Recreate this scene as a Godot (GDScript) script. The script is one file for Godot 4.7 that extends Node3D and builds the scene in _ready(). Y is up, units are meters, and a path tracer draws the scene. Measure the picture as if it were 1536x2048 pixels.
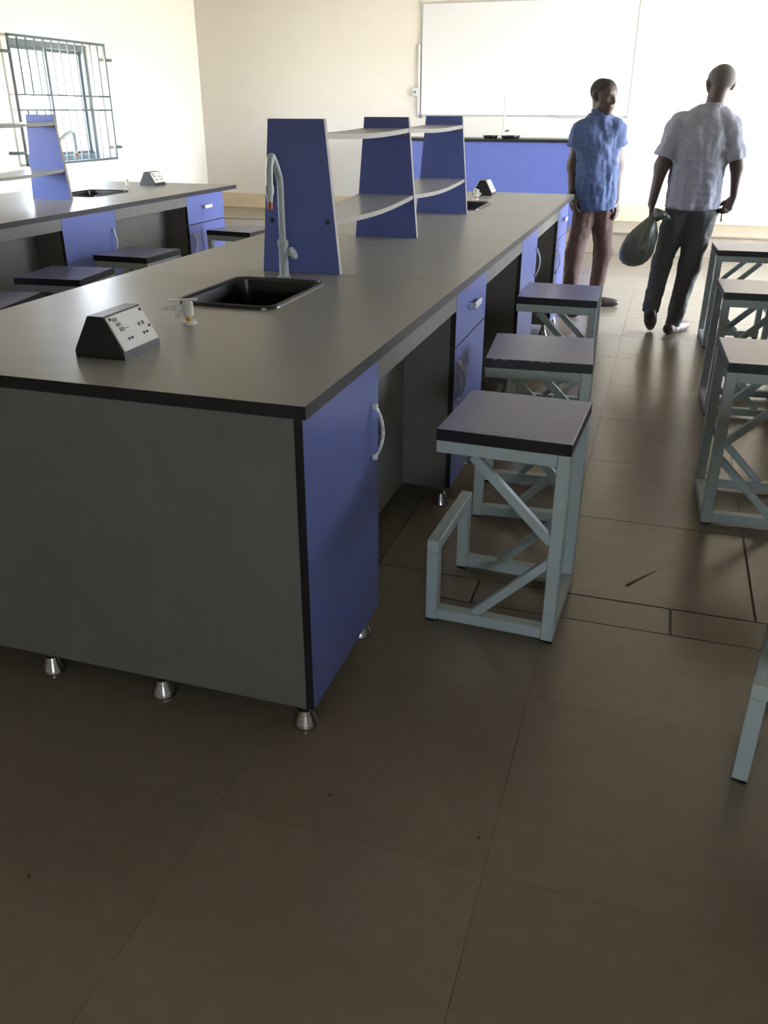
extends Node3D
# A school laboratory: two island benches with sinks and shelf racks, stools in the aisle, two men walking at the far end.
# Metres, y up. x = 0 is the right edge of the front bench, z = 0 its near end; the room runs towards -z.

const TOP := 0.86            # worktop height
const WALL_L := -5.28
const WALL_R := 4.05
const WALL_B := -9.4
const WALL_F := 4.2
const CEIL := 3.0
const DAIS_Z := -8.35
const DAIS_Y := 0.22

var M := {}
var used := {}

# ------------------------------------------------------------------ mesh building
class MB:
	var v := PackedVector3Array()
	var n := PackedVector3Array()
	func tri(a: Vector3, b: Vector3, c: Vector3, na: Vector3, nb: Vector3, nc: Vector3) -> void:
		if (b - a).cross(c - a).dot(na + nb + nc) > 0.0:
			v.append_array([a, c, b]); n.append_array([na, nc, nb])
		else:
			v.append_array([a, b, c]); n.append_array([na, nb, nc])
	func flat(a: Vector3, b: Vector3, c: Vector3, outward: Vector3) -> void:
		var g := (b - a).cross(c - a)
		if g.length_squared() < 1e-16: return
		g = g.normalized()
		if g.dot(outward) < 0.0: g = -g
		tri(a, b, c, g, g, g)
	func quad(a: Vector3, b: Vector3, c: Vector3, d: Vector3, outward: Vector3) -> void:
		flat(a, b, c, outward); flat(a, c, d, outward)
	func box(t: Transform3D, size: Vector3, bevel := 0.0) -> void:
		var h := size * 0.5
		var be := minf(bevel, minf(h.x, minf(h.y, h.z)) * 0.9)
		var o := t.origin
		for ax in 3:
			var i := (ax + 1) % 3
			var j := (ax + 2) % 3
			for s in [-1.0, 1.0]:
				var q := []
				for c in [[-1, -1], [1, -1], [1, 1], [-1, 1]]:
					var p := Vector3.ZERO
					p[ax] = s * h[ax]; p[i] = c[0] * (h[i] - be); p[j] = c[1] * (h[j] - be)
					q.append(t * p)
				var out := Vector3.ZERO
				out[ax] = s
				quad(q[0], q[1], q[2], q[3], t.basis * out)
		if be <= 0.0: return
		for ax in 3:
			var i := (ax + 1) % 3
			var j := (ax + 2) % 3
			for si in [-1.0, 1.0]:
				for sj in [-1.0, 1.0]:
					var q := []
					for c in [[-1, 0], [1, 0], [1, 1], [-1, 1]]:
						var p := Vector3.ZERO
						p[ax] = c[0] * (h[ax] - be)
						p[i] = si * (h[i] - (be if c[1] == 0 else 0.0)); p[j] = sj * (h[j] - (0.0 if c[1] == 0 else be))
						q.append(t * p)
					var out := Vector3.ZERO
					out[i] = si; out[j] = sj
					quad(q[0], q[1], q[2], q[3], t.basis * out)
		for sx in [-1.0, 1.0]:
			for sy in [-1.0, 1.0]:
				for sz in [-1.0, 1.0]:
					var s := Vector3(sx, sy, sz)
					flat(t * (s * Vector3(h.x, h.y - be, h.z - be)), t * (s * Vector3(h.x - be, h.y, h.z - be)), t * (s * Vector3(h.x - be, h.y - be, h.z)), t.basis * s)
	func mm(a: Vector3, b: Vector3, bevel := 0.0) -> void:
		box(Transform3D(Basis(), (a + b) * 0.5), (b - a).abs(), bevel)
	func bar(a: Vector3, b: Vector3, w: float, h: float, side: Vector3, bevel := 0.002) -> void:
		var d := (b - a).normalized()
		var s := (side - d * side.dot(d)).normalized()
		var u := d.cross(s)
		box(Transform3D(Basis(s, u, d), (a + b) * 0.5), Vector3(w, h, a.distance_to(b)), bevel)
	func tube(path: Array, radii: Array, seg := 10, cap := true) -> void:
		var rings := []
		var nr := []
		var ref := Vector3(0.13, 0.2, 0.97)
		for k in path.size():
			var d: Vector3 = (path[mini(k + 1, path.size() - 1)] - path[maxi(k - 1, 0)]).normalized()
			var s := (ref - d * ref.dot(d)).normalized()
			ref = s
			var u := d.cross(s)
			var ring := []
			var rn := []
			for q in seg:
				var a := TAU * q / seg
				var e := s * cos(a) + u * sin(a)
				ring.append(path[k] + e * float(radii[k])); rn.append(e)
			rings.append(ring); nr.append(rn)
		for k in path.size() - 1:
			for q in seg:
				var r := (q + 1) % seg
				tri(rings[k][q], rings[k][r], rings[k + 1][r], nr[k][q], nr[k][r], nr[k + 1][r])
				tri(rings[k][q], rings[k + 1][r], rings[k + 1][q], nr[k][q], nr[k + 1][r], nr[k + 1][q])
		if cap:
			for e in [0, path.size() - 1]:
				var o: Vector3 = path[0] - path[1] if e == 0 else path[e] - path[e - 1]
				for q in seg: flat(path[e], rings[e][q], rings[e][(q + 1) % seg], o)
	func lathe(profile: Array, t: Transform3D, seg := 20) -> void:
		for k in profile.size() - 1:
			var p: Vector2 = profile[k]
			var q: Vector2 = profile[k + 1]
			var e := q - p
			if e.length() < 1e-6: continue
			var nn := Vector2(e.y, -e.x).normalized()
			for s in seg:
				var a := TAU * s / seg
				var b := TAU * (s + 1) / seg
				var ca := Vector3(cos(a), 0, sin(a))
				var cb := Vector3(cos(b), 0, sin(b))
				var up := Vector3.UP
				var na := (t.basis * (ca * nn.x + up * nn.y)).normalized()
				var nb := (t.basis * (cb * nn.x + up * nn.y)).normalized()
				var A := t * (ca * p.x + up * p.y)
				var B := t * (cb * p.x + up * p.y)
				var C := t * (cb * q.x + up * q.y)
				var D := t * (ca * q.x + up * q.y)
				if p.x > 1e-6: tri(A, B, C, na, nb, nb)
				if q.x > 1e-6: tri(A, C, D, na, nb, na)
	func prism(poly: PackedVector2Array, t: Transform3D, depth: float) -> void:
		# poly in the local xy plane, extruded from z = 0 to z = -depth
		var ix := Geometry2D.triangulate_polygon(poly)
		for k in range(0, ix.size(), 3):
			for z in [0.0, -depth]:
				var q := []
				for m in 3: q.append(t * Vector3(poly[ix[k + m]].x, poly[ix[k + m]].y, z))
				flat(q[0], q[1], q[2], t.basis * Vector3(0, 0, 1 if z == 0.0 else -1))
		var mid := Vector2.ZERO
		for p in poly: mid += p / poly.size()
		for k in poly.size():
			var a := poly[k]
			var b := poly[(k + 1) % poly.size()]
			var o := (a + b) * 0.5 - mid
			quad(t * Vector3(a.x, a.y, 0), t * Vector3(b.x, b.y, 0), t * Vector3(b.x, b.y, -depth), t * Vector3(a.x, a.y, -depth), t.basis * Vector3(o.x, o.y, 0))
	func loops(list: Array, c: Vector3, inward_from := 99, seg := 6) -> void:
		# list of [half x, half z, corner radius, y]; joins rounded rectangles one above another
		var rings := []
		for l in list:
			var ring := []
			var r: float = l[2]
			for cn in [[1, 1, 0.0], [-1, 1, 90.0], [-1, -1, 180.0], [1, -1, 270.0]]:
				for k in seg + 1:
					var a := deg_to_rad(cn[2] + 90.0 * k / seg)
					ring.append(c + Vector3(cn[0] * (l[0] - r) + cos(a) * r, l[3], cn[1] * (l[1] - r) + sin(a) * r))
			rings.append(ring)
		for k in rings.size() - 1:
			var m: int = rings[k].size()
			for q in m:
				var w := (q + 1) % m
				var mid: Vector3 = (rings[k][q] + rings[k + 1][w]) * 0.5 - c
				var o := Vector3(mid.x, 0, mid.z).normalized() * (-1.0 if k >= inward_from else 1.0) + Vector3(0, 0.4, 0)
				quad(rings[k][q], rings[k][w], rings[k + 1][w], rings[k + 1][q], o)
	func sheet(ring: Array, c: Vector3, up: Vector3) -> void:
		for q in ring.size(): flat(c, ring[q], ring[(q + 1) % ring.size()], up)
	func commit() -> ArrayMesh:
		var arr := []
		arr.resize(Mesh.ARRAY_MAX)
		arr[Mesh.ARRAY_VERTEX] = v
		arr[Mesh.ARRAY_NORMAL] = n
		var m := ArrayMesh.new()
		m.add_surface_from_arrays(Mesh.PRIMITIVE_TRIANGLES, arr)
		return m

# ------------------------------------------------------------------ naming
func numbered(called: String) -> String:
	var k: int = used.get(called, -1) + 1
	used[called] = k
	return called if k == 0 else "%s_%03d" % [called, k]

func tag(o: Node, label: String, category: String, group := "") -> Node:
	o.set_meta("label", label)
	o.set_meta("category", category)
	if group: o.set_meta("group", group)
	return o

func thing(called: String, label: String, category: String, at := Vector3.ZERO, turn := 0.0, group := "") -> Node3D:
	var o := Node3D.new()
	o.name = numbered(called)
	add_child(o)
	o.position = at
	o.rotation.y = turn
	tag(o, label, category, group)
	return o

func obj(called: String, mb, m: Material, parent: Node = self) -> MeshInstance3D:
	var o := MeshInstance3D.new()
	o.name = numbered(called) if parent == self else called
	o.mesh = mb.commit() if mb is MB else mb
	o.material_override = m
	parent.add_child(o, true)
	return o

func struct(called: String, mb, m: Material) -> MeshInstance3D:
	var o := obj(called, mb, m)
	o.set_meta("kind", "structure")
	return o

func copy(src: Node3D, by: Vector3, label: String) -> Node3D:
	var base := String(src.name)
	if base.length() > 4 and base[base.length() - 4] == "_" and base.right(3).is_valid_int(): base = base.left(base.length() - 4)
	var o: Node3D = src.duplicate()
	o.name = numbered(base)
	add_child(o)
	o.position = src.position + by
	o.set_meta("label", label)
	return o

# ------------------------------------------------------------------ materials
func noise_tex(freq: float, lo: Color, hi: Color, sd: int, size := 256, oct := 4) -> NoiseTexture2D:
	var f := FastNoiseLite.new()
	f.seed = sd
	f.frequency = freq
	f.fractal_octaves = oct
	var g := Gradient.new()
	g.set_color(0, lo); g.set_color(1, hi)
	g.set_offset(0, 0.0); g.set_offset(1, 1.0)
	var t := NoiseTexture2D.new()
	t.width = size; t.height = size
	t.seamless = true
	t.noise = f
	t.color_ramp = g
	return t

func mk(called: String, c: Color, rough := 0.6, metal := 0.0, spread := 0.0, scale := 1.0, sd := 1) -> StandardMaterial3D:
	var m := StandardMaterial3D.new()
	m.resource_name = called
	m.roughness = rough
	m.metallic = metal
	if spread > 0.0:
		m.albedo_texture = noise_tex(0.02, c.darkened(spread), c.lightened(spread), sd)
		m.uv1_triplanar = true
		m.uv1_world_triplanar = true
		m.uv1_scale = Vector3.ONE * scale
	else:
		m.albedo_color = c
	M[called] = m
	return m

func c8(r: int, g: int, b: int) -> Color:
	return Color(r / 255.0, g / 255.0, b / 255.0)

func make_materials() -> void:
	mk("wall", c8(245, 240, 228), 0.85, 0.0, 0.010, 0.7, 3)
	mk("wall_band", c8(226, 205, 170), 0.6, 0.0, 0.02, 0.9, 4)
	mk("ceiling", c8(176, 170, 158), 0.9)
	mk("grey", c8(112, 110, 103), 0.42, 0.0, 0.025, 1.4, 5)
	mk("worktop", c8(160, 158, 150), 0.33, 0.0, 0.025, 1.1, 6)
	mk("shelf", c8(176, 176, 176), 0.27, 0.0, 0.02, 1.3, 7)
	mk("shelf_edge", c8(128, 124, 115), 0.5)
	mk("blue", c8(95, 108, 172), 0.36, 0.0, 0.02, 1.2, 8)
	mk("seat_blue", c8(104, 106, 146), 0.28, 0.0, 0.03, 1.6, 9)
	mk("black_edge", c8(26, 26, 28), 0.4)
	mk("scuff", c8(74, 66, 54), 0.8)
	mk("chip", c8(178, 172, 160), 0.8)
	mk("black", c8(18, 18, 19), 0.28)
	mk("black_plastic", c8(24, 25, 25), 0.4)
	mk("paint", c8(188, 202, 198), 0.42, 0.0, 0.02, 3.0, 10)
	mk("chrome", c8(190, 190, 188), 0.18, 1.0)
	mk("white_metal", c8(224, 226, 226), 0.35)
	mk("plate", c8(214, 214, 208), 0.4)
	mk("grey_plastic", c8(120, 120, 116), 0.5)
	mk("dark_plastic", c8(52, 52, 50), 0.5)
	mk("tap_body", c8(222, 222, 212), 0.4)
	mk("tap_white", c8(190, 200, 200), 0.4)
	mk("orange", c8(180, 84, 50), 0.5)
	mk("yellow", c8(206, 170, 60), 0.5)
	mk("board", c8(244, 245, 246), 0.3)
	mk("aluminium", c8(196, 198, 200), 0.4, 0.2)
	mk("iron", c8(96, 108, 108), 0.5)
	mk("frame", c8(96, 104, 108), 0.5, 0.2)
	mk("grout", c8(96, 86, 70), 0.9)
	mk("dais_face", c8(152, 138, 121), 0.6, 0.0, 0.03, 1.0, 12)
	mk("skin_warm", c8(68, 49, 40), 0.55)
	mk("skin", c8(82, 66, 59), 0.55)
	mk("hair", c8(40, 36, 34), 0.85)
	mk("hair_grey", c8(92, 86, 82), 0.85)
	mk("eye", c8(140, 130, 120), 0.4)
	mk("shirt_blue", c8(66, 82, 120), 0.85, 0.0, 0.05, 5.0, 13)
	mk("shirt_grey", c8(146, 146, 156), 0.85, 0.0, 0.03, 5.0, 14)
	mk("trousers_brown", c8(80, 58, 51), 0.9, 0.0, 0.05, 5.0, 15)
	mk("trousers_dark", c8(84, 84, 83), 0.9, 0.0, 0.05, 5.0, 16)
	mk("shoe", c8(48, 40, 36), 0.4)
	mk("shoe_brown", c8(92, 72, 58), 0.45)
	mk("bag", c8(98, 104, 90), 0.4, 0.0, 0.05, 6.0, 17)
	M.bag.backlight_enabled = true
	M.bag.backlight = c8(40, 44, 36)
	mk("door_paint", c8(120, 96, 74), 0.5)
	for k in 3:
		var c: Color = [c8(133, 123, 104), c8(131, 121, 102), c8(136, 126, 107)][k]
		mk("tile_%d" % k, c, 0.24, 0.0, 0.025, 2.2 + 0.2 * k, 20 + k)
	var g := StandardMaterial3D.new()
	g.resource_name = "glass"
	g.transparency = BaseMaterial3D.TRANSPARENCY_ALPHA
	g.albedo_color = Color(1, 1, 1, 0.08)
	g.roughness = 0.02
	M.glass = g

# ------------------------------------------------------------------ bodies: tapered capsules joined smoothly and meshed as surface nets
func sdf(bones: Array, k: float, cell: float, planes := []) -> Array:
	var lo := Vector3(99, 99, 99)
	var hi := -lo
	for b in bones:
		var r: float = maxf(b[2], b[3]) + 4.0 * cell + 2.0 * k
		lo = lo.min(b[0].min(b[1]) - Vector3.ONE * r)
		hi = hi.max(b[0].max(b[1]) + Vector3.ONE * r)
	var nx := int((hi.x - lo.x) / cell) + 2
	var ny := int((hi.y - lo.y) / cell) + 2
	var nz := int((hi.z - lo.z) / cell) + 2
	var acc := PackedFloat32Array()
	acc.resize(nx * ny * nz)
	var sy := nx
	var sz := nx * ny
	for b in bones:
		var a: Vector3 = b[0]
		var ab: Vector3 = b[1] - a
		var ll := maxf(ab.length_squared(), 1e-9)
		var ra: float = b[2]
		var rb: float = b[3]
		var capa: bool = b.size() > 4 and b[4]
		var capb: bool = b.size() > 5 and b[5]
		var len := sqrt(ll)
		var m := maxf(ra, rb) + 3.0 * cell + k
		var p0 := ((a.min(b[1]) - Vector3.ONE * m - lo) / cell).floor()
		var p1 := ((a.max(b[1]) + Vector3.ONE * m - lo) / cell).ceil()
		for z in range(maxi(0, int(p0.z)), mini(nz, int(p1.z) + 1)):
			for y in range(maxi(0, int(p0.y)), mini(ny, int(p1.y) + 1)):
				for x in range(maxi(0, int(p0.x)), mini(nx, int(p1.x) + 1)):
					var pa := lo + Vector3(x, y, z) * cell - a
					var t := pa.dot(ab) / ll
					var tc := clampf(t, 0.0, 1.0)
					var d := (pa - ab * tc).length() - lerpf(ra, rb, tc)
					if capa: d = maxf(d, -t * len)
					if capb: d = maxf(d, (t - 1.0) * len)
					if d < m:
						acc[x + y * sy + z * sz] += exp(-d / k)
	var val := PackedFloat32Array()
	val.resize(acc.size())
	for i in acc.size():
		val[i] = -k * log(acc[i]) if acc[i] > 0.0 else 1.0
	if planes:
		for z in nz:
			for y in ny:
				for x in nx:
					var i := x + y * sy + z * sz
					if val[i] < 0.5:
						var p := lo + Vector3(x, y, z) * cell
						for pl in planes: val[i] = maxf(val[i], (p - pl[0]).dot(pl[1]))
	var verts := PackedVector3Array()
	var at := PackedInt32Array()
	at.resize(acc.size())
	at.fill(-1)
	var off := [0, 1, sy, sy + 1, sz, sz + 1, sz + sy, sz + sy + 1]
	var cor := [Vector3(0, 0, 0), Vector3(1, 0, 0), Vector3(0, 1, 0), Vector3(1, 1, 0), Vector3(0, 0, 1), Vector3(1, 0, 1), Vector3(0, 1, 1), Vector3(1, 1, 1)]
	var edges := [[0, 1], [2, 3], [4, 5], [6, 7], [0, 2], [1, 3], [4, 6], [5, 7], [0, 4], [1, 5], [2, 6], [3, 7]]
	for z in nz - 1:
		for y in ny - 1:
			for x in nx - 1:
				var i := x + y * sy + z * sz
				if acc[i] == 0.0 and acc[i + sz + sy + 1] == 0.0: continue
				var inside := 0
				for o in off:
					if val[i + o] < 0.0: inside += 1
				if inside == 0 or inside == 8: continue
				var s := Vector3.ZERO
				var c := 0
				for e in edges:
					var v0 := val[i + off[e[0]]]
					var v1 := val[i + off[e[1]]]
					if (v0 < 0.0) != (v1 < 0.0):
						s += cor[e[0]].lerp(cor[e[1]], v0 / (v0 - v1))
						c += 1
				at[i] = verts.size()
				verts.append(lo + (Vector3(x, y, z) + s / c) * cell)
	var idx := PackedInt32Array()
	for z in range(1, nz - 1):
		for y in range(1, ny - 1):
			for x in range(1, nx - 1):
				var i := x + y * sy + z * sz
				var here := val[i] < 0.0
				for ax in 3:
					var st: int = [1, sy, sz][ax]
					if (val[i + st] < 0.0) == here: continue
					var u: int = [sy, sz, 1][ax]
					var w: int = [sz, 1, sy][ax]
					var q := [at[i], at[i - u], at[i - u - w], at[i - w]]
					if q.has(-1): continue
					if here: q.reverse()
					idx.append_array([q[0], q[1], q[2], q[0], q[2], q[3]])
	return [verts, idx]

func cloth_mesh(part: Array, sd: int, amount: float, stretch := Vector3(14, 5, 14)) -> ArrayMesh:
	# pushes folds into a garment: noise drawn out along its length
	var nz := FastNoiseLite.new()
	nz.seed = sd
	nz.frequency = 1.0
	nz.fractal_octaves = 2
	var mid := Vector3.ZERO
	for q in part[0]: mid += q / part[0].size()
	var out := PackedVector3Array()
	for q in part[0]:
		var w: float = amount * nz.get_noise_3dv(q * stretch) + 0.5 * amount * nz.get_noise_3dv(q * Vector3(9, 22, 9))
		out.append(q + Vector3(q.x - mid.x, 0, q.z - mid.z).normalized() * w)
	return body_mesh([[out, part[1]]])

func body_mesh(list: Array) -> ArrayMesh:
	var st := SurfaceTool.new()
	st.begin(Mesh.PRIMITIVE_TRIANGLES)
	st.set_smooth_group(0)
	var base := 0
	for part in list:
		for p in part[0]: st.add_vertex(p)
		for i in part[1]: st.add_index(base + i)
		base += part[0].size()
	st.generate_normals()
	return st.commit()

func hand(w: Vector3, d: Vector3, nrm: Vector3, t: Vector3, curl: float, s := 1.0) -> Array:
	# w wrist, d towards the fingers, nrm where the palm faces, t the thumb side
	var b := []
	for j in 4:
		var base := w + d * (0.082 - 0.004 * absf(j - 1.2)) * s + t * (0.031 - 0.0205 * j) * s
		b.append([w + d * 0.004 + t * (0.012 - 0.008 * j) * s, base, 0.0135 * s, 0.0105 * s])
		var len: float = [0.07, 0.078, 0.072, 0.056][j] * s
		var p := base
		var a := curl * 0.6
		for m in 3:
			var dir := d.rotated(d.cross(nrm).normalized(), a)
			var e: Vector3 = p + dir * len * [0.45, 0.31, 0.24][m]
			b.append([p, e, (0.0098 - 0.001 * m) * s, (0.0090 - 0.001 * m) * s])
			p = e
			a += curl
	var p1 := w + d * 0.026 * s + t * 0.022 * s
	var p2 := p1 + (t * 0.62 + d * 0.7 + nrm * 0.3).normalized() * 0.042 * s
	var p3 := p2 + (d * 0.85 + nrm * (0.3 + 0.4 * curl) + t * 0.1).normalized() * 0.034 * s
	b.append([w + d * 0.012 * s, p1, 0.014 * s, 0.013 * s])
	b.append([p1, p2, 0.0125 * s, 0.0105 * s])
	b.append([p2, p3, 0.0100 * s, 0.0085 * s])
	return b

func head(c: Vector3, f: Vector3, s: float) -> Array:
	var u := (Vector3.UP - f * f.y).normalized()
	var r := f.cross(u).normalized()
	var b := [
		[c + (u * 0.032 - f * 0.028) * s, c + (u * 0.034 + f * 0.022) * s, 0.076 * s, 0.074 * s],
		[c + (f * 0.03 + u * 0.01) * s, c + (f * 0.042 - u * 0.055) * s, 0.062 * s, 0.05 * s],
		[c + (f * 0.048 - u * 0.085) * s, c + (f * 0.068 - u * 0.094) * s, 0.034 * s, 0.024 * s],
		[c + (f * 0.096 + u * 0.008) * s, c + (f * 0.112 - u * 0.028) * s, 0.008 * s, 0.013 * s],
		[c + (f * 0.078 + u * 0.03 - r * 0.03) * s, c + (f * 0.078 + u * 0.03 + r * 0.03) * s, 0.017 * s, 0.017 * s],
		[c + (f * 0.09 - u * 0.054 - r * 0.016) * s, c + (f * 0.09 - u * 0.054 + r * 0.016) * s, 0.011 * s, 0.011 * s],
		[c + (f * 0.088 - u * 0.068 - r * 0.012) * s, c + (f * 0.088 - u * 0.068 + r * 0.012) * s, 0.011 * s, 0.011 * s]]
	for q in [-1.0, 1.0]:
		b.append([c + (r * q * 0.079 - f * 0.012 + u * 0.014) * s, c + (r * q * 0.075 - f * 0.004 - u * 0.024) * s, 0.0135 * s, 0.010 * s])
		b.append([c + (r * q * 0.084 - f * 0.02 + u * 0.012) * s, c + (r * q * 0.083 - f * 0.02 - u * 0.006) * s, 0.008 * s, 0.008 * s])
		b.append([c + (r * q * 0.036 + f * 0.066 - u * 0.024) * s, c + (r * q * 0.044 + f * 0.04 - u * 0.02) * s, 0.02 * s, 0.024 * s])
		b.append([c + (r * q * 0.04 + f * 0.02 - u * 0.075) * s, c + (f * 0.055 - u * 0.096) * s, 0.022 * s, 0.02 * s])
	return b

func shoe(p: Vector3, heel: Vector3, toe: Vector3, r := 0.04) -> Array:
	# p ankle, heel and toe at the height of the shoe's middle
	var d := (toe - heel).normalized()
	return [[p, heel.lerp(toe, 0.2), r * 0.98, r], [heel, heel.lerp(toe, 0.5), r * 0.95, r], [heel.lerp(toe, 0.5), toe - d * 0.02, r, r * 0.72], [heel.lerp(toe, 0.7), toe, r * 0.9, r * 0.6]]

# ------------------------------------------------------------------ the room
func _ready() -> void:
	# camera
	var cam := Camera3D.new()
	cam.name = "camera"
	cam.fov = rad_to_deg(2.0 * atan(1024.0 / 1691.96))
	cam.near = 0.05
	cam.far = 200.0
	add_child(cam)
	cam.position = Vector3(0.6381, 1.3969, 1.4993)
	cam.basis = Basis(Vector3.UP, 0.3049) * Basis(Vector3.RIGHT, -0.4429) * Basis(Vector3.BACK, 0.0022)
	cam.current = true
	# sky: bright hazy daylight, seen and let in through the openings
	var env := Environment.new()
	env.background_mode = Environment.BG_SKY
	var sk := ProceduralSkyMaterial.new()
	sk.sky_top_color = c8(190, 212, 240)
	sk.sky_horizon_color = c8(238, 244, 252)
	sk.sky_curve = 0.2
	sk.ground_horizon_color = c8(222, 220, 214)
	sk.ground_bottom_color = c8(184, 180, 170)
	sk.ground_curve = 0.1
	var sky := Sky.new()
	sky.sky_material = sk
	env.sky = sky
	env.background_energy_multiplier = 60.0
	env.tonemap_mode = Environment.TONE_MAPPER_LINEAR
	env.tonemap_exposure = 1.0
	env.sdfgi_enabled = true
	env.ssao_enabled = true
	env.ssil_enabled = true
	var we := WorldEnvironment.new()
	we.name = "environment"
	we.environment = env
	add_child(we)

	make_materials()
	build_room()
	build_benches()
	build_stools()
	build_front_of_room()
	build_people()

# openings: [along0, along1, y0, y1] with along0 < along1
func wall_panel(fixed: float, thick: float, a0: float, a1: float, openings: Array, along_z: bool) -> MB:
	var mb := MB.new()
	var put := func(p0: float, p1: float, y0: float, y1: float) -> void:
		if p1 - p0 < 0.001 or y1 - y0 < 0.001: return
		if along_z: mb.mm(Vector3(fixed, y0, p0), Vector3(fixed + thick, y1, p1))
		else: mb.mm(Vector3(p0, y0, fixed), Vector3(p1, y1, fixed + thick))
	var p := a0
	for o in openings:
		put.call(p, o[0], 0.0, CEIL)
		put.call(o[0], o[1], 0.0, o[2])
		put.call(o[0], o[1], o[3], CEIL)
		p = o[1]
	put.call(p, a1, 0.0, CEIL)
	return mb

func window(n: int, at: Vector3, turn: float, wide: float, high: float) -> void:
	# sliding aluminium window; at is the middle of its sill, local z runs along the wall
	var x := 0.0
	var z0 := -wide * 0.5
	var z1 := wide * 0.5
	var y0 := 0.0
	var y1 := high
	var mb := MB.new()
	var w := 0.055
	mb.mm(Vector3(x - 0.04, y0, z0), Vector3(x + 0.04, y0 + w, z1), 0.003)
	mb.mm(Vector3(x - 0.04, y1 - w, z0), Vector3(x + 0.04, y1, z1), 0.003)
	mb.mm(Vector3(x - 0.04, y0 + w, z0), Vector3(x + 0.04, y1 - w, z0 + w), 0.003)
	mb.mm(Vector3(x - 0.04, y0 + w, z1 - w), Vector3(x + 0.04, y1 - w, z1), 0.003)
	var o := struct("window_%d" % n, mb, M.frame)
	o.position = at
	o.rotation.y = turn
	for k in 2:
		var s := MB.new()
		var a := z0 + w if k == 0 else -0.02
		var b := 0.02 if k == 0 else z1 - w
		var sx := x + (-0.016 if k == 0 else 0.016)
		s.mm(Vector3(sx - 0.012, y0 + w, a), Vector3(sx + 0.012, y0 + w + 0.03, b), 0.002)
		s.mm(Vector3(sx - 0.012, y1 - w - 0.03, a), Vector3(sx + 0.012, y1 - w, b), 0.002)
		s.mm(Vector3(sx - 0.012, y0 + w + 0.03, a), Vector3(sx + 0.012, y1 - w - 0.03, a + 0.03), 0.002)
		s.mm(Vector3(sx - 0.012, y0 + w + 0.03, b - 0.03), Vector3(sx + 0.012, y1 - w - 0.03, b), 0.002)
		var so := obj("sash", s, M.frame, o)
		var p := MB.new()
		p.quad(Vector3(sx, y0 + w + 0.03, a + 0.03), Vector3(sx, y0 + w + 0.03, b - 0.03), Vector3(sx, y1 - w - 0.03, b - 0.03), Vector3(sx, y1 - w - 0.03, a + 0.03), Vector3.RIGHT)
		obj("pane", p, M.glass, so)

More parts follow.
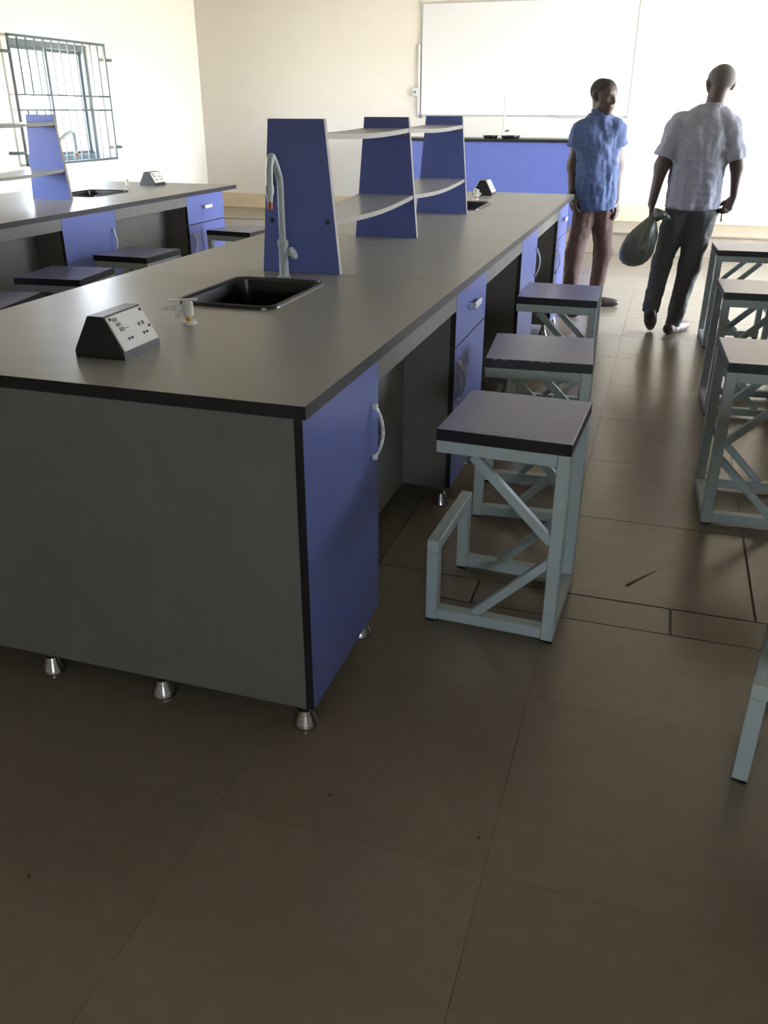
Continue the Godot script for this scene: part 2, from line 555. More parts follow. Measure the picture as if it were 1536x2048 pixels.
func build_room() -> void:
	# floor: a mortar bed with tiles laid on it
	var mb := MB.new()
	mb.mm(Vector3(WALL_L - 0.2, -0.2, WALL_B - 0.2), Vector3(WALL_R + 0.2, -0.004, WALL_F + 0.2))
	var fl := struct("floor", mb, M.grout)
	var zs := [4.2, 3.86, 3.26, 2.66, 2.06, 1.46, 0.86, 0.26, -0.34, -0.757, -0.911]
	while zs[-1] > DAIS_Z + 0.6: zs.append(zs[-1] - 0.6)
	zs.append(DAIS_Z)
	var rng := RandomNumberGenerator.new()
	rng.seed = 5
	var cache := {}
	var rest := MB.new()
	for r in zs.size() - 1:
		var xs := [WALL_L]
		var first := 0.46 if r != 9 else 0.813
		var x: float = first - 0.6 * floor((first - WALL_L) / 0.6)
		while x < WALL_R - 0.02:
			if x > WALL_L + 0.02: xs.append(x)
			x += 0.6
		xs.append(WALL_R)
		var gap := 0.0008 if r < 9 else (0.008 if r < 11 else 0.002)
		for k in xs.size() - 1:
			var size := Vector3(xs[k + 1] - xs[k] - gap, 0.012, zs[r] - zs[r + 1] - gap)
			if size.z < 0.02: continue
			var c := Vector3((xs[k] + xs[k + 1]) * 0.5, -0.006, (zs[r] + zs[r + 1]) * 0.5)
			var tone := rng.randi() % 3
			if c.x > -2.3 and c.x < 2.3 and c.z < 1.0:
				var key := size.snapped(Vector3.ONE * 0.001)
				if not cache.has(key):
					var t := MB.new()
					t.box(Transform3D(), size)
					cache[key] = t.commit()
				var o := obj("tile", cache[key], M["tile_%d" % tone], fl)
				o.position = c
			else:
				rest.box(Transform3D(Basis(), c), size)
	obj("tile_field", rest, M.tile_0, fl).set_meta("kind", "stuff")
	# a black rubber scuff and a few crumbs of dirt on the tiles
	mb = MB.new()
	mb.prism(PackedVector2Array([Vector2(0, -0.008), Vector2(0.03, -0.005), Vector2(0.17, -0.0018), Vector2(0.172, 0.0), Vector2(0.1, 0.004), Vector2(0.02, 0.0065), Vector2(0, 0.005)]), Transform3D(Basis(Vector3.UP, 0.98) * Basis(Vector3.RIGHT, -PI / 2), Vector3(0.674, 0.0005, -1.014)), 0.0005)
	obj("scuff_mark", mb, M.scuff, fl)
	for d in [Vector3(0.433, 0, 0.17), Vector3(-0.412, 0, 0.544), Vector3(0.087, 0, 0.15)]:
		mb = MB.new()
		mb.lathe([Vector2(0.004, 0.0), Vector2(0.003, 0.0015), Vector2(0.0, 0.002)], Transform3D(Basis(Vector3.UP, d.x * 9.0) * Basis.from_scale(Vector3(1.3, 1, 0.7)), d), 7)
		obj("dirt_speck", mb, M.scuff, fl)
	# walls
	struct("wall_left", wall_panel(WALL_L - 0.2, 0.2, WALL_B - 0.2, WALL_F + 0.2, [[-7.14, -5.86, 0.92, 2.0], [-3.2, -1.92, 0.92, 2.0]], true), M.wall)
	struct("wall_right", wall_panel(WALL_R, 0.2, WALL_B - 0.2, WALL_F + 0.2, [[-8.3, -5.5, 0.0, 2.6], [-5.1, -3.9, 0.92, 2.2]], true), M.wall)
	struct("wall_back", wall_panel(WALL_B - 0.2, 0.2, WALL_L, WALL_R, [], false), M.wall)
	struct("wall_front", wall_panel(WALL_F, 0.2, WALL_L, WALL_R, [[1.15, 1.95, 0.95, 1.65]], false), M.wall)
	mb = MB.new()
	mb.mm(Vector3(WALL_L - 0.2, CEIL, WALL_B - 0.2), Vector3(WALL_R + 0.2, CEIL + 0.2, WALL_F + 0.2))
	struct("ceiling", mb, M.ceiling)
	window(1, Vector3(WALL_L - 0.12, 0.92, -6.5), 0.0, 1.28, 1.08)
	window(2, Vector3(WALL_L - 0.12, 0.92, -2.56), 0.0, 1.28, 1.08)
	window(3, Vector3(WALL_R + 0.12, 0.92, -4.5), 0.0, 1.2, 1.28)
	window(4, Vector3(1.55, 0.95, WALL_F + 0.12), PI / 2, 0.8, 0.7)  # added window behind the camera, brightens the sides of things facing it
	# doorway at the far end of the right wall, both leaves swung open outwards
	mb = MB.new()
	for z in [-8.3, -5.56]: mb.mm(Vector3(WALL_R - 0.02, 0, z), Vector3(WALL_R + 0.22, 2.6, z + 0.06), 0.004)
	mb.mm(Vector3(WALL_R - 0.02, 2.54, -8.24), Vector3(WALL_R + 0.22, 2.6, -5.56), 0.004)
	var dr := struct("door_1", mb, M.door_paint)
	for z in [-8.28, -5.56]:
		var lf := MB.new()
		lf.mm(Vector3(WALL_R + 0.23, 0.01, z), Vector3(WALL_R + 1.38, 2.53, z + 0.04), 0.004)
		obj("door_leaf", lf, M.door_paint, dr)
	# platform along the back wall
	mb = MB.new()
	mb.mm(Vector3(WALL_L, 0, DAIS_Z + 0.0), Vector3(WALL_R, DAIS_Y - 0.02, WALL_B))
	var pf := struct("platform", mb, M.dais_face)
	mb = MB.new()
	mb.mm(Vector3(WALL_L, DAIS_Y - 0.02, DAIS_Z + 0.012), Vector3(WALL_R, DAIS_Y, WALL_B), 0.004)
	obj("platform_top", mb, M.tile_2, pf)
	mb = MB.new()
	mb.mm(Vector3(WALL_L + 0.012, DAIS_Y, WALL_B), Vector3(WALL_R, DAIS_Y + 0.185, WALL_B + 0.012), 0.003)
	struct("baseboard_back", mb, M.wall_band)
	mb = MB.new()
	mb.mm(Vector3(WALL_L, 0, DAIS_Z), Vector3(WALL_L + 0.012, 0.15, WALL_F), 0.003)
	struct("baseboard_left", mb, M.wall_band)
	# burglar bars fixed in front of the left window
	var g := thing("window_grille", "dark metal burglar bars mounted in front of the window on the left wall", "window grille", Vector3(-5.2, 0.92, -6.495))
	var w := 0.735
	mb = MB.new()
	for s in [-1.0, 1.0]: mb.bar(Vector3(0, 0, s * w), Vector3(0, 1.09, s * w), 0.022, 0.022, Vector3.RIGHT)
	for y in [0.0, 1.09]: mb.bar(Vector3(0, y, -w - 0.011), Vector3(0, y, w + 0.011), 0.022, 0.022, Vector3.UP)
	obj("frame", mb, M.iron, g)
	for y in [0.476, 0.606]:
		mb = MB.new()
		mb.bar(Vector3(0, y, -w), Vector3(0, y, w), 0.016, 0.016, Vector3.UP)
		obj("rail", mb, M.iron, g)
	for k in 11:
		var z: float = w - (k + 1) * 2.0 * w / 12.0
		for seg in [[0.0, 0.476], [0.606, 1.09]]:
			mb = MB.new()
			mb.bar(Vector3(0, seg[0], z), Vector3(0, seg[1], z), 0.013, 0.013, Vector3.RIGHT, 0.001)
			obj("bar", mb, M.iron, g)
	for z in [-0.24, 0.24]:
		mb = MB.new()
		mb.bar(Vector3(0, 0.476, z), Vector3(0, 0.606, z), 0.013, 0.013, Vector3.RIGHT, 0.001)
		obj("bar", mb, M.iron, g)
	for s in [-1.0, 1.0]:
		for y in [0.11, 0.955]:
			mb = MB.new()
			mb.tube([Vector3(0, y, s * w), Vector3(0, y, s * (w + 0.11)), Vector3(-0.02, y, s * (w + 0.125)), Vector3(-0.08, y, s * (w + 0.125))], [0.014, 0.014, 0.014, 0.014], 8)
			obj("fixing_lug", mb, M.iron, g)

# ------------------------------------------------------------------ benches
func foot_mesh() -> ArrayMesh:
	var mb := MB.new()
	mb.lathe([Vector2(0, 0.0905), Vector2(0.026, 0.0905), Vector2(0.026, 0.086), Vector2(0.013, 0.084), Vector2(0.013, 0.05), Vector2(0.017, 0.047), Vector2(0.022, 0.034), Vector2(0.031, 0.012), Vector2(0.033, 0.006), Vector2(0.032, 0.0), Vector2(0, 0)], Transform3D(), 20)
	return mb.commit()

func door_handle() -> ArrayMesh:
	# bowed bar handle, upright, standing out along +x
	var mb := MB.new()
	var pts := []
	for k in 9:
		var t := k / 8.0
		pts.append(Vector3(0.006 + 0.023 * sin(PI * t) ** 0.8, (t - 0.5) * 0.145, 0))
	for k in 8:
		mb.bar(pts[k], pts[k + 1], 0.013, 0.007, Vector3.BACK, 0.002)
	mb.mm(Vector3(0, -0.076, -0.006), Vector3(0.014, -0.062, 0.006), 0.002)
	mb.mm(Vector3(0, 0.062, -0.006), Vector3(0.014, 0.076, 0.006), 0.002)
	return mb.commit()

func drawer_handle() -> ArrayMesh:
	var mb := MB.new()
	mb.mm(Vector3(0, -0.009, -0.055), Vector3(0.024, 0.009, -0.047), 0.001)
	mb.mm(Vector3(0, -0.009, 0.047), Vector3(0.024, 0.009, 0.055), 0.001)
	mb.mm(Vector3(0.019, -0.012, -0.057), Vector3(0.027, 0.012, 0.057), 0.003)
	return mb.commit()

var mesh_foot: ArrayMesh
var mesh_handle: ArrayMesh
var mesh_pull: ArrayMesh

func front_board(called: String, q: float, front: float, ya: float, yb: float, za: float, zb: float, parent: Node) -> MeshInstance3D:
	# a blue board lying on the cabinet front, black banding round its four edges
	var d := MB.new()
	d.mm(Vector3(q * (front - 0.0195), ya + 0.001, za + 0.001), Vector3(q * front, yb - 0.001, zb - 0.001))
	var o := obj(called, d, M.blue, parent)
	var e := MB.new()
	var x0 := q * (front - 0.0195)
	var x1 := q * (front - 0.0004)
	e.mm(Vector3(x0, ya, za), Vector3(x1, yb, za + 0.001))
	e.mm(Vector3(x0, ya, zb - 0.001), Vector3(x1, yb, zb))
	e.mm(Vector3(x0, ya, za + 0.001), Vector3(x1, ya + 0.001, zb - 0.001))
	e.mm(Vector3(x0, yb - 0.001, za + 0.001), Vector3(x1, yb, zb - 0.001))
	obj("edge_band", e, M.black_edge, o)
	return o

func cabinet(z0: float, z1: float, drawer: bool, label: String) -> Node3D:
	# a unit that goes through the whole bench: side panels with black edging, fronts to both aisles
	var t := thing("bench_cabinet", label, "cabinet", Vector3(-0.6045, 0, (z0 + z1) * 0.5), 0.0, "cabinets under the laboratory benches")
	var hx := 0.5925
	var hz := absf(z1 - z0) * 0.5
	var y0 := 0.09
	var y1 := TOP - 0.0285
	for s in [1.0, -1.0]:
		var px := hx - 0.0205
		var mb := MB.new()
		mb.mm(Vector3(-px, y0, s * hz), Vector3(px, y1, s * (hz - 0.02)), 0.0)
		obj("side_panel", mb, M.grey, t)
	for y in [y0, y1 - 0.018]:
		var b := MB.new()
		b.mm(Vector3(-hx + 0.021, y, -hz + 0.02), Vector3(hx - 0.021, y + 0.018, hz - 0.02))
		obj("carcass_board", b, M.grey, t)
	for q in [1.0, -1.0]:
		var front := hx - 0.0005
		var split := 0.633
		var zr0 := -hz
		var zr1 := hz
		var top := y1 - 0.002
		if drawer:
			var dn := front_board("drawer", q, front, split + 0.002, top, zr0, zr1, t)
			var h := obj("handle", mesh_pull, M.white_metal, dn)
			h.position = Vector3(q * front, (split + top) * 0.5 + 0.012, (zr0 + zr1) * 0.5)
			h.scale.x = q
		var dtop := split - 0.002 if drawer else top
		var dr := front_board("door", q, front, y0 + 0.001, dtop, zr0, zr1, t)
		var hd := obj("handle", mesh_handle, M.white_metal, dr)
		hd.position = Vector3(q * front, 0.645 if not drawer else 0.5, zr0 + 0.05 if not drawer else zr1 - 0.055)
		hd.scale.x = q
	var feet := [-0.5425, -0.202, 0.142, 0.5455]
	for zc in [hz - 0.052, -hz + 0.03]:
		for x in (feet if zc > 0 or not drawer else [feet[0], feet[3]]):
			var f := obj("foot", mesh_foot, M.chrome, t)
			f.position = Vector3(x, 0, zc)
	return t

func knee_panel(z0: float, z1: float, label: String) -> Node3D:
	var t := thing("knee_space_panel", label, "panel", Vector3(-0.6045, 0, (z0 + z1) * 0.5), 0.0, "panels between the bench cabinets")
	var hz := absf(z1 - z0) * 0.5 - 0.001
	var y1 := TOP - 0.0285
	for q in [1.0, -1.0]:
		var mb := MB.new()
		mb.mm(Vector3(q * 0.385, 0.09, -hz), Vector3(q * 0.403, y1, hz))
		obj("back_panel", mb, M.grey, t)
		mb = MB.new()
		mb.mm(Vector3(q * 0.5735, 0.765, -hz), Vector3(q * 0.5915, y1, hz), 0.001)
		obj("apron", mb, M.grey, t)
	return t

func slab(x0: float, x1: float, z0: float, z1: float, hole: Array) -> MB:
	# z0 > z1; hole = [x0, x1, zn, zf] or []
	var mb := MB.new()
	var ya := TOP - 0.028
	if hole.is_empty():
		mb.mm(Vector3(x0, ya, z1), Vector3(x1, TOP, z0), 0.0015)
		return mb
	mb.mm(Vector3(x0, ya, z1), Vector3(hole[0], TOP, z0))
	mb.mm(Vector3(hole[1], ya, z1), Vector3(x1, TOP, z0))
	mb.mm(Vector3(hole[0], ya, hole[2]), Vector3(hole[1], TOP, z0))
	mb.mm(Vector3(hole[0], ya, z1), Vector3(hole[1], TOP, hole[3]))
	return mb

func worktop(label: String) -> Node3D:
	var t := thing("worktop", label, "worktop", Vector3(0, 0, 0))
	var zs := [0.0, -1.449, -2.495, -3.56, -5.052]
	for k in 4:
		var z0: float = zs[k] - (0.0 if k == 0 else 0.0012)
		var z1: float = zs[k + 1] + (0.0 if k == 3 else 0.0012)
		var hole := []
		if k == 0: hole = [-0.755, -0.455, -0.83, -1.24]
		if k == 3: hole = [-0.755, -0.455, -3.785, -4.195]
		var s := obj("slab", slab(-1.2077, -0.0013, z0 - (0.0013 if k == 0 else 0.0), z1 + (0.0013 if k == 3 else 0.0), hole), M.worktop, t)
		var ends := [[-1.209, -1.2077, z1, z0], [-0.0013, 0.0, z1, z0]]
		if k == 0: ends.append([-1.209, 0.0, -0.0013, 0.0])
		if k == 3: ends.append([-1.209, 0.0, -5.052, -5.0507])
		for q in ends:
			var e := MB.new()
			e.mm(Vector3(q[0], TOP - 0.0285, q[2]), Vector3(q[1], TOP - 0.0004, q[3]))
			obj("edge_band", e, M.black_edge, s)
	return t

func shelf_rack(label: String) -> Node3D:
	var t := thing("shelf_rack", label, "shelf rack", Vector3(-0.605, TOP, -1.436))
	var zs := [0.0, -1.034, -2.11]
	for k in 3:
		var z: float = zs[k]
		var poly := PackedVector2Array([Vector2(-0.1495, 0), Vector2(0.1495, 0), Vector2(0.1025, 0.5105), Vector2(-0.1025, 0.5105)])
		var mb := MB.new()
		mb.prism(poly, Transform3D(Basis(), Vector3(0, 0, z)), 0.024)
		var p := obj("upright_panel", mb, M.blue, t)
		var e := MB.new()
		for q in [-1.0, 1.0]:
			e.prism(PackedVector2Array([Vector2(q * 0.1495, 0.0), Vector2(q * 0.1505, 0.0), Vector2(q * 0.1035, 0.511), Vector2(q * 0.1025, 0.511)]), Transform3D(Basis(), Vector3(0, 0, z - 0.0003)), 0.0234)
		e.mm(Vector3(-0.1035, 0.5105, z - 0.0237), Vector3(0.1035, 0.5117, z - 0.0003))
		obj("edge_band", e, M.shelf_edge, p)
		if k == 0:
			for q in [-0.105, 0.106]:
				var s := MB.new()
				s.lathe([Vector2(0.0, 0.002), Vector2(0.007, 0.0015), Vector2(0.008, 0.0)], Transform3D(Basis(Vector3.RIGHT, PI / 2), Vector3(q, 0.18, 0)), 12)
				obj("screw_cap", s, M.dark_plastic, p)
	for bay in 2:
		for lev in 2:
			var y: float = [0.18, 0.458][lev]
			var half: float = [0.1305, 0.107][lev]
			var sag: float = [0.017, 0.01][lev]
			var za: float = zs[bay] - 0.024
			var zb: float = zs[bay + 1]
			var mb := MB.new()
			var ebs := [MB.new(), MB.new()]
			var steps := 12
			for k in steps:
				var a := lerpf(za, zb, k / float(steps))
				var b := lerpf(za, zb, (k + 1) / float(steps))
				var ya := y - sag * sin(PI * k / steps)
				var yb := y - sag * sin(PI * (k + 1) / steps)
				for dy in [0.009, -0.009]:
					mb.quad(Vector3(-half, ya + dy, a), Vector3(half, ya + dy, a), Vector3(half, yb + dy, b), Vector3(-half, yb + dy, b), Vector3(0, dy, 0))
				for q in [-1.0, 1.0]:
					ebs[0 if q < 0.0 else 1].quad(Vector3(q * half, ya + 0.009, a), Vector3(q * half, yb + 0.009, b), Vector3(q * half, yb - 0.009, b), Vector3(q * half, ya - 0.009, a), Vector3(q, 0, 0))
			var sh := obj("shelf", mb, M.shelf, t)
			for eb in ebs: obj("edge_band", eb, M.shelf_edge, sh)
			for q in [-0.8, 0.8]:
				for zz in [za - 0.008, zb + 0.008]:
					var s := MB.new()
					s.mm(Vector3(q * half - 0.008, y - 0.024, zz - 0.008), Vector3(q * half + 0.008, y - 0.0095, zz + 0.008), 0.002)
					obj("shelf_support", s, M.door_paint, t)
	return t

func sink(label: String, z: float) -> Node3D:
	var t := thing("sink", label, "sink", Vector3(-0.605, TOP, z), 0.0, "black sinks in the benches")
	var mb := MB.new()
	mb.loops([[0.172, 0.232, 0.05, 0.0], [0.171, 0.231, 0.049, 0.006], [0.166, 0.226, 0.046, 0.0105], [0.158, 0.218, 0.042, 0.0095], [0.15, 0.205, 0.04, 0.002]], Vector3.ZERO, 3)
	obj("rim", mb, M.black, t)
	mb = MB.new()
	mb.loops([[0.15, 0.205, 0.04, 0.002], [0.146, 0.2, 0.04, -0.03], [0.135, 0.188, 0.04, -0.2], [0.12, 0.17, 0.035, -0.215]], Vector3.ZERO, 0)
	mb.mm(Vector3(-0.122, -0.219, -0.172), Vector3(0.122, -0.215, 0.172))
	obj("basin", mb, M.black, t)
	mb = MB.new()
	mb.lathe([Vector2(0.0, 0.0), Vector2(0.026, 0.0), Vector2(0.03, 0.003), Vector2(0.032, 0.0)], Transform3D(Basis(), Vector3(0, -0.2148, 0)), 16)
	obj("drain", mb, M.chrome, t)
	mb = MB.new()
	mb.lathe([Vector2(0.008, 0.0), Vector2(0.006, 0.004), Vector2(0.0, 0.005)], Transform3D(Basis(), Vector3(0.145, 0.0098, -0.2)), 12)
	obj("bolt", mb, M.chrome, t)
	return t

func faucet(label: String, z: float, dir := 1.0) -> Node3D:
	var t := thing("laboratory_faucet", label, "faucet", Vector3(-0.62, TOP, z), 0.0, "white laboratory faucets")
	var mb := MB.new()
	mb.lathe([Vector2(0.024, 0), Vector2(0.024, 0.006), Vector2(0.0165, 0.01), Vector2(0.0155, 0.105), Vector2(0.019, 0.11), Vector2(0.0195, 0.125), Vector2(0.014, 0.132), Vector2(0, 0.132)], Transform3D(), 18)
	obj("column", mb, M.tap_white, t)
	var path := [Vector3(0, 0.13, 0), Vector3(0, 0.26, 0), Vector3(0, 0.318, 0), Vector3(0.002, 0.34, 0.012 * dir), Vector3(0.022, 0.385, 0.085 * dir), Vector3(0.032, 0.402, 0.122 * dir), Vector3(0.037, 0.404, 0.143 * dir), Vector3(0.04, 0.395, 0.158 * dir), Vector3(0.038, 0.37, 0.164 * dir), Vector3(0.035, 0.30, 0.165 * dir)]
	mb = MB.new()
	mb.tube(path, [0.0115, 0.0115, 0.0115, 0.0115, 0.0115, 0.0115, 0.0115, 0.0115, 0.0115, 0.0115], 12)
	obj("spout", mb, M.tap_white, t)
	mb = MB.new()
	mb.tube([path[9] + Vector3(0, 0.022, 0), path[9] + Vector3(0, 0.018, 0), path[9] + Vector3(0, -0.004, 0), path[9] + Vector3(0, -0.01, 0), path[9] + Vector3(0, -0.03, 0)], [0.0117, 0.015, 0.015, 0.011, 0.009], 12)
	obj("nozzle", mb, M.tap_white, t)
	mb = MB.new()
	mb.tube([path[9] + Vector3(0, -0.03, 0), path[9] + Vector3(0, -0.052, 0)], [0.0085, 0.0075], 10)
	obj("nozzle_tip", mb, M.orange, t)
	mb = MB.new()
	mb.tube([Vector3(0.012, 0.085, -0.004 * dir), Vector3(0.026, 0.085, -0.012 * dir)], [0.008, 0.008], 10)
	mb.lathe([Vector2(0, 0.007), Vector2(0.02, 0.006), Vector2(0.023, 0.0), Vector2(0.02, -0.006), Vector2(0, -0.007)], Transform3D(Basis(Vector3.BACK, -PI / 2 + 0.55) , Vector3(0.03, 0.085, -0.014 * dir)), 16)
	obj("knob", mb, M.tap_white, t)
	return t

func gas_tap(label: String, z: float, turn: float) -> Node3D:
	var t := thing("gas_tap", label, "gas tap", Vector3(-0.588, TOP, z), turn, "small white gas taps")
	var mb := MB.new()
	mb.lathe([Vector2(0.022, 0), Vector2(0.022, 0.005), Vector2(0.017, 0.009), Vector2(0.0, 0.009)], Transform3D(), 18)
	obj("base", mb, M.tap_body, t)
	mb = MB.new()
	mb.lathe([Vector2(0.0095, 0.008), Vector2(0.0095, 0.02), Vector2(0, 0.02)], Transform3D(), 14)
	obj("ring", mb, M.yellow, t)
	mb = MB.new()
	mb.lathe([Vector2(0.012, 0.02), Vector2(0.0155, 0.026), Vector2(0.0155, 0.056), Vector2(0.011, 0.064), Vector2(0, 0.066)], Transform3D(), 16)
	mb.tube([Vector3(-0.01, 0.043, 0), Vector3(-0.03, 0.043, 0)], [0.009, 0.009], 10)
	obj("valve_body", mb, M.tap_body, t)
	mb = MB.new()
	mb.tube([Vector3(-0.028, 0.043, 0.0), Vector3(-0.036, 0.043, 0), Vector3(-0.05, 0.042, 0.004), Vector3(-0.056, 0.042, 0.004), Vector3(-0.064, 0.041, 0.006), Vector3(-0.07, 0.041, 0.006)], [0.0065, 0.009, 0.006, 0.008, 0.0055, 0.004], 10)
	obj("hose_nozzle", mb, M.tap_body, t)
	mb = MB.new()
	mb.bar(Vector3(-0.028, 0.02, 0.012), Vector3(-0.024, 0.066, 0.006), 0.008, 0.014, Vector3.BACK)
	mb.bar(Vector3(-0.055, 0.064, -0.004), Vector3(0.03, 0.067, 0.004), 0.014, 0.005, Vector3.BACK)
	obj("lever", mb, M.tap_body, t)
	return t

func power_module(label: String, z: float) -> Node3D:
	var t := thing("power_supply_console", label, "power console", Vector3(-0.605, TOP, z), 0.0, "wedge shaped power consoles")
	var mb := MB.new()
	var poly := PackedVector2Array([Vector2(-0.0675, 0), Vector2(0.0675, 0), Vector2(0.0675, 0.016), Vector2(0.02, 0.1), Vector2(-0.02, 0.1), Vector2(-0.0675, 0.016)])
	mb.prism(poly, Transform3D(Basis(), Vector3(0, 0, 0.078)), 0.156)
	obj("housing", mb, M.black_plastic, t)
	for q in [1.0, -1.0]:
		var up := Vector3(-0.0475 * q, 0.084, 0).normalized()
		var nn := Vector3(0.084 * q, 0.0475, 0).normalized()
		var c := Vector3(q * 0.04375, 0.058, 0) + nn * 0.002
		var bas := Basis(up.cross(nn), up, nn)
		var tr := Transform3D(bas, c)
		mb = MB.new()
		mb.box(tr, Vector3(0.148, 0.088, 0.005), 0.001)
		var pl := obj("control_plate", mb, M.plate, t)
		for s in [[-1, -1], [1, -1], [-1, 1], [1, 1]]:
			if s[1] < 0 and s[0] * q < 0: continue
			var k := MB.new()
			k.lathe([Vector2(0.0042, 0), Vector2(0.0036, 0.002), Vector2(0, 0.0024)], Transform3D(bas * Basis(Vector3.RIGHT, PI / 2), c + bas * Vector3(s[0] * 0.064, s[1] * 0.022 + 0.014, 0.0025)), 10)
			obj("screw", k, M.dark_plastic, pl)
		var sgn := 1.0 if q > 0 else -1.0
		var left := -0.048
		for k in 3:
			var d := MB.new()
			d.box(Transform3D(bas, c + bas * Vector3(left + 0.004 * k, 0.032 - 0.013 * k, 0.003)), Vector3(0.016, 0.009, 0.003), 0.0008)
			obj("rocker_switch", d, M.grey_plastic, pl)
		for gx in [-0.035, 0.03]:
			for k in 2:
				var d := MB.new()
				d.lathe([Vector2(0.0034, 0), Vector2(0.0026, 0.003), Vector2(0, 0.003)], Transform3D(bas * Basis(Vector3.RIGHT, PI / 2), c + bas * Vector3(gx + 0.013 * k, -0.02, 0.0025)), 10)
				obj("terminal", d, M.dark_plastic, pl)
		for k in 2:
			var d := MB.new()
			d.box(Transform3D(bas, c + bas * Vector3(0.03 + 0.016 * k, 0.004, 0.003)), Vector3(0.007, 0.009, 0.003), 0.0008)
			obj("socket", d, M.grey_plastic, pl)
		var lg := MB.new()
		lg.box(Transform3D(bas, c + bas * Vector3(-0.02, 0.006, 0.0026)), Vector3(0.016, 0.002, 0.0006))
		obj("legend", lg, M.grey_plastic, pl)
	return t

func build_benches() -> void:
	mesh_foot = foot_mesh()
	mesh_handle = door_handle()
	mesh_pull = drawer_handle()
	var by := Vector3(-2.67, 0, 0)
	var w := worktop("grey laminate worktop with black edging on the front bench, nearest the camera")
	var to := Vector3(2.67, 0, 0)   # a third bench, unseen, added to shade the near floor; the right stools belong to it
	copy(w, by, "grey laminate worktop of the rear bench below the barred window")
	copy(w, to, "grey laminate worktop of the bench outside the right picture edge")
	var z := [[-0.012, -0.517, false], [-1.405, -1.935, true], [-2.83, -3.365, false], [-4.27, -4.83, true]]
	var la := ["nearest cabinet of the front bench, large grey end panel and tall blue door", "blue cabinet with drawer in the front bench, beside the second stool", "blue cabinet of the front bench behind the third stool, long white handle", "far end cabinet of the front bench, drawer beside the man in blue"]
	var lb := ["cabinet at the near end of the rear bench", "second cabinet of the rear bench from its near end", "blue cabinet of the rear bench with door only, between two knee spaces", "blue far end cabinet of the rear bench with a white drawer handle"]
	for k in 4:
		var c := cabinet(z[k][0], z[k][1], z[k][2], la[k])
		copy(c, by, lb[k])
		copy(c, to, "%s cabinet of the bench outside the right picture edge" % ["nearest", "second", "third", "farthest"][k])
	var ka := ["grey knee space panel and apron behind the nearest stool of the front bench", "grey knee space panel and apron in the middle of the front bench", "grey knee space panel and apron at the far end of the front bench"]
	var kb := ["grey knee space panel and apron at the near end of the rear bench", "grey knee space panel and apron in the middle of the rear bench", "grey knee space panel and apron next to the far drawer of the rear bench"]
	for k in 3:
		var p := knee_panel(z[k][1], z[k + 1][0], ka[k])
		copy(p, by, kb[k])
		copy(p, to, "%s knee space panel of the bench outside the right picture edge" % ["nearest", "middle", "farthest"][k])
	var r := shelf_rack("blue rack with three tapered uprights and sagging grey shelves on the front bench")
	copy(r, by, "blue tapered shelf rack on the rear bench in front of the barred window")
	var s1 = sink("black drop-in sink at the near end of the front bench", -1.035)
	copy(s1, by, "black drop-in sink at the near end of the rear bench")
	copy(s1, to, "nearest sink of the bench outside the right picture edge")
	var s2 = sink("black drop-in sink behind the rack at the far end of the front bench", -3.99)
	copy(s2, to, "farthest sink of the bench outside the right picture edge")
	copy(s2, by, "black drop-in sink on the rear bench under the barred window")
	faucet("white gooseneck faucet with orange tip in front of the nearest blue upright", -1.318)
	var f2 := faucet("white gooseneck faucet hidden behind the farthest upright of the front rack", -3.69, -1.0)
	copy(f2, by, "white gooseneck faucet on the rear bench seen against the barred window")
	gas_tap("small white gas tap between console and sink on the front bench", -0.584, 0.3)
	var g2 := gas_tap("small white gas tap beside the far console of the front bench", -4.42, 2.2)
	copy(g2, by, "small white gas tap beside the console of the rear bench")
	power_module("black wedge power console with white control plate nearest the camera", -0.268)
	var p2 := power_module("black wedge power console at the far end of the front bench", -4.8)
	copy(p2, by, "black wedge power console near the far end of the rear bench")

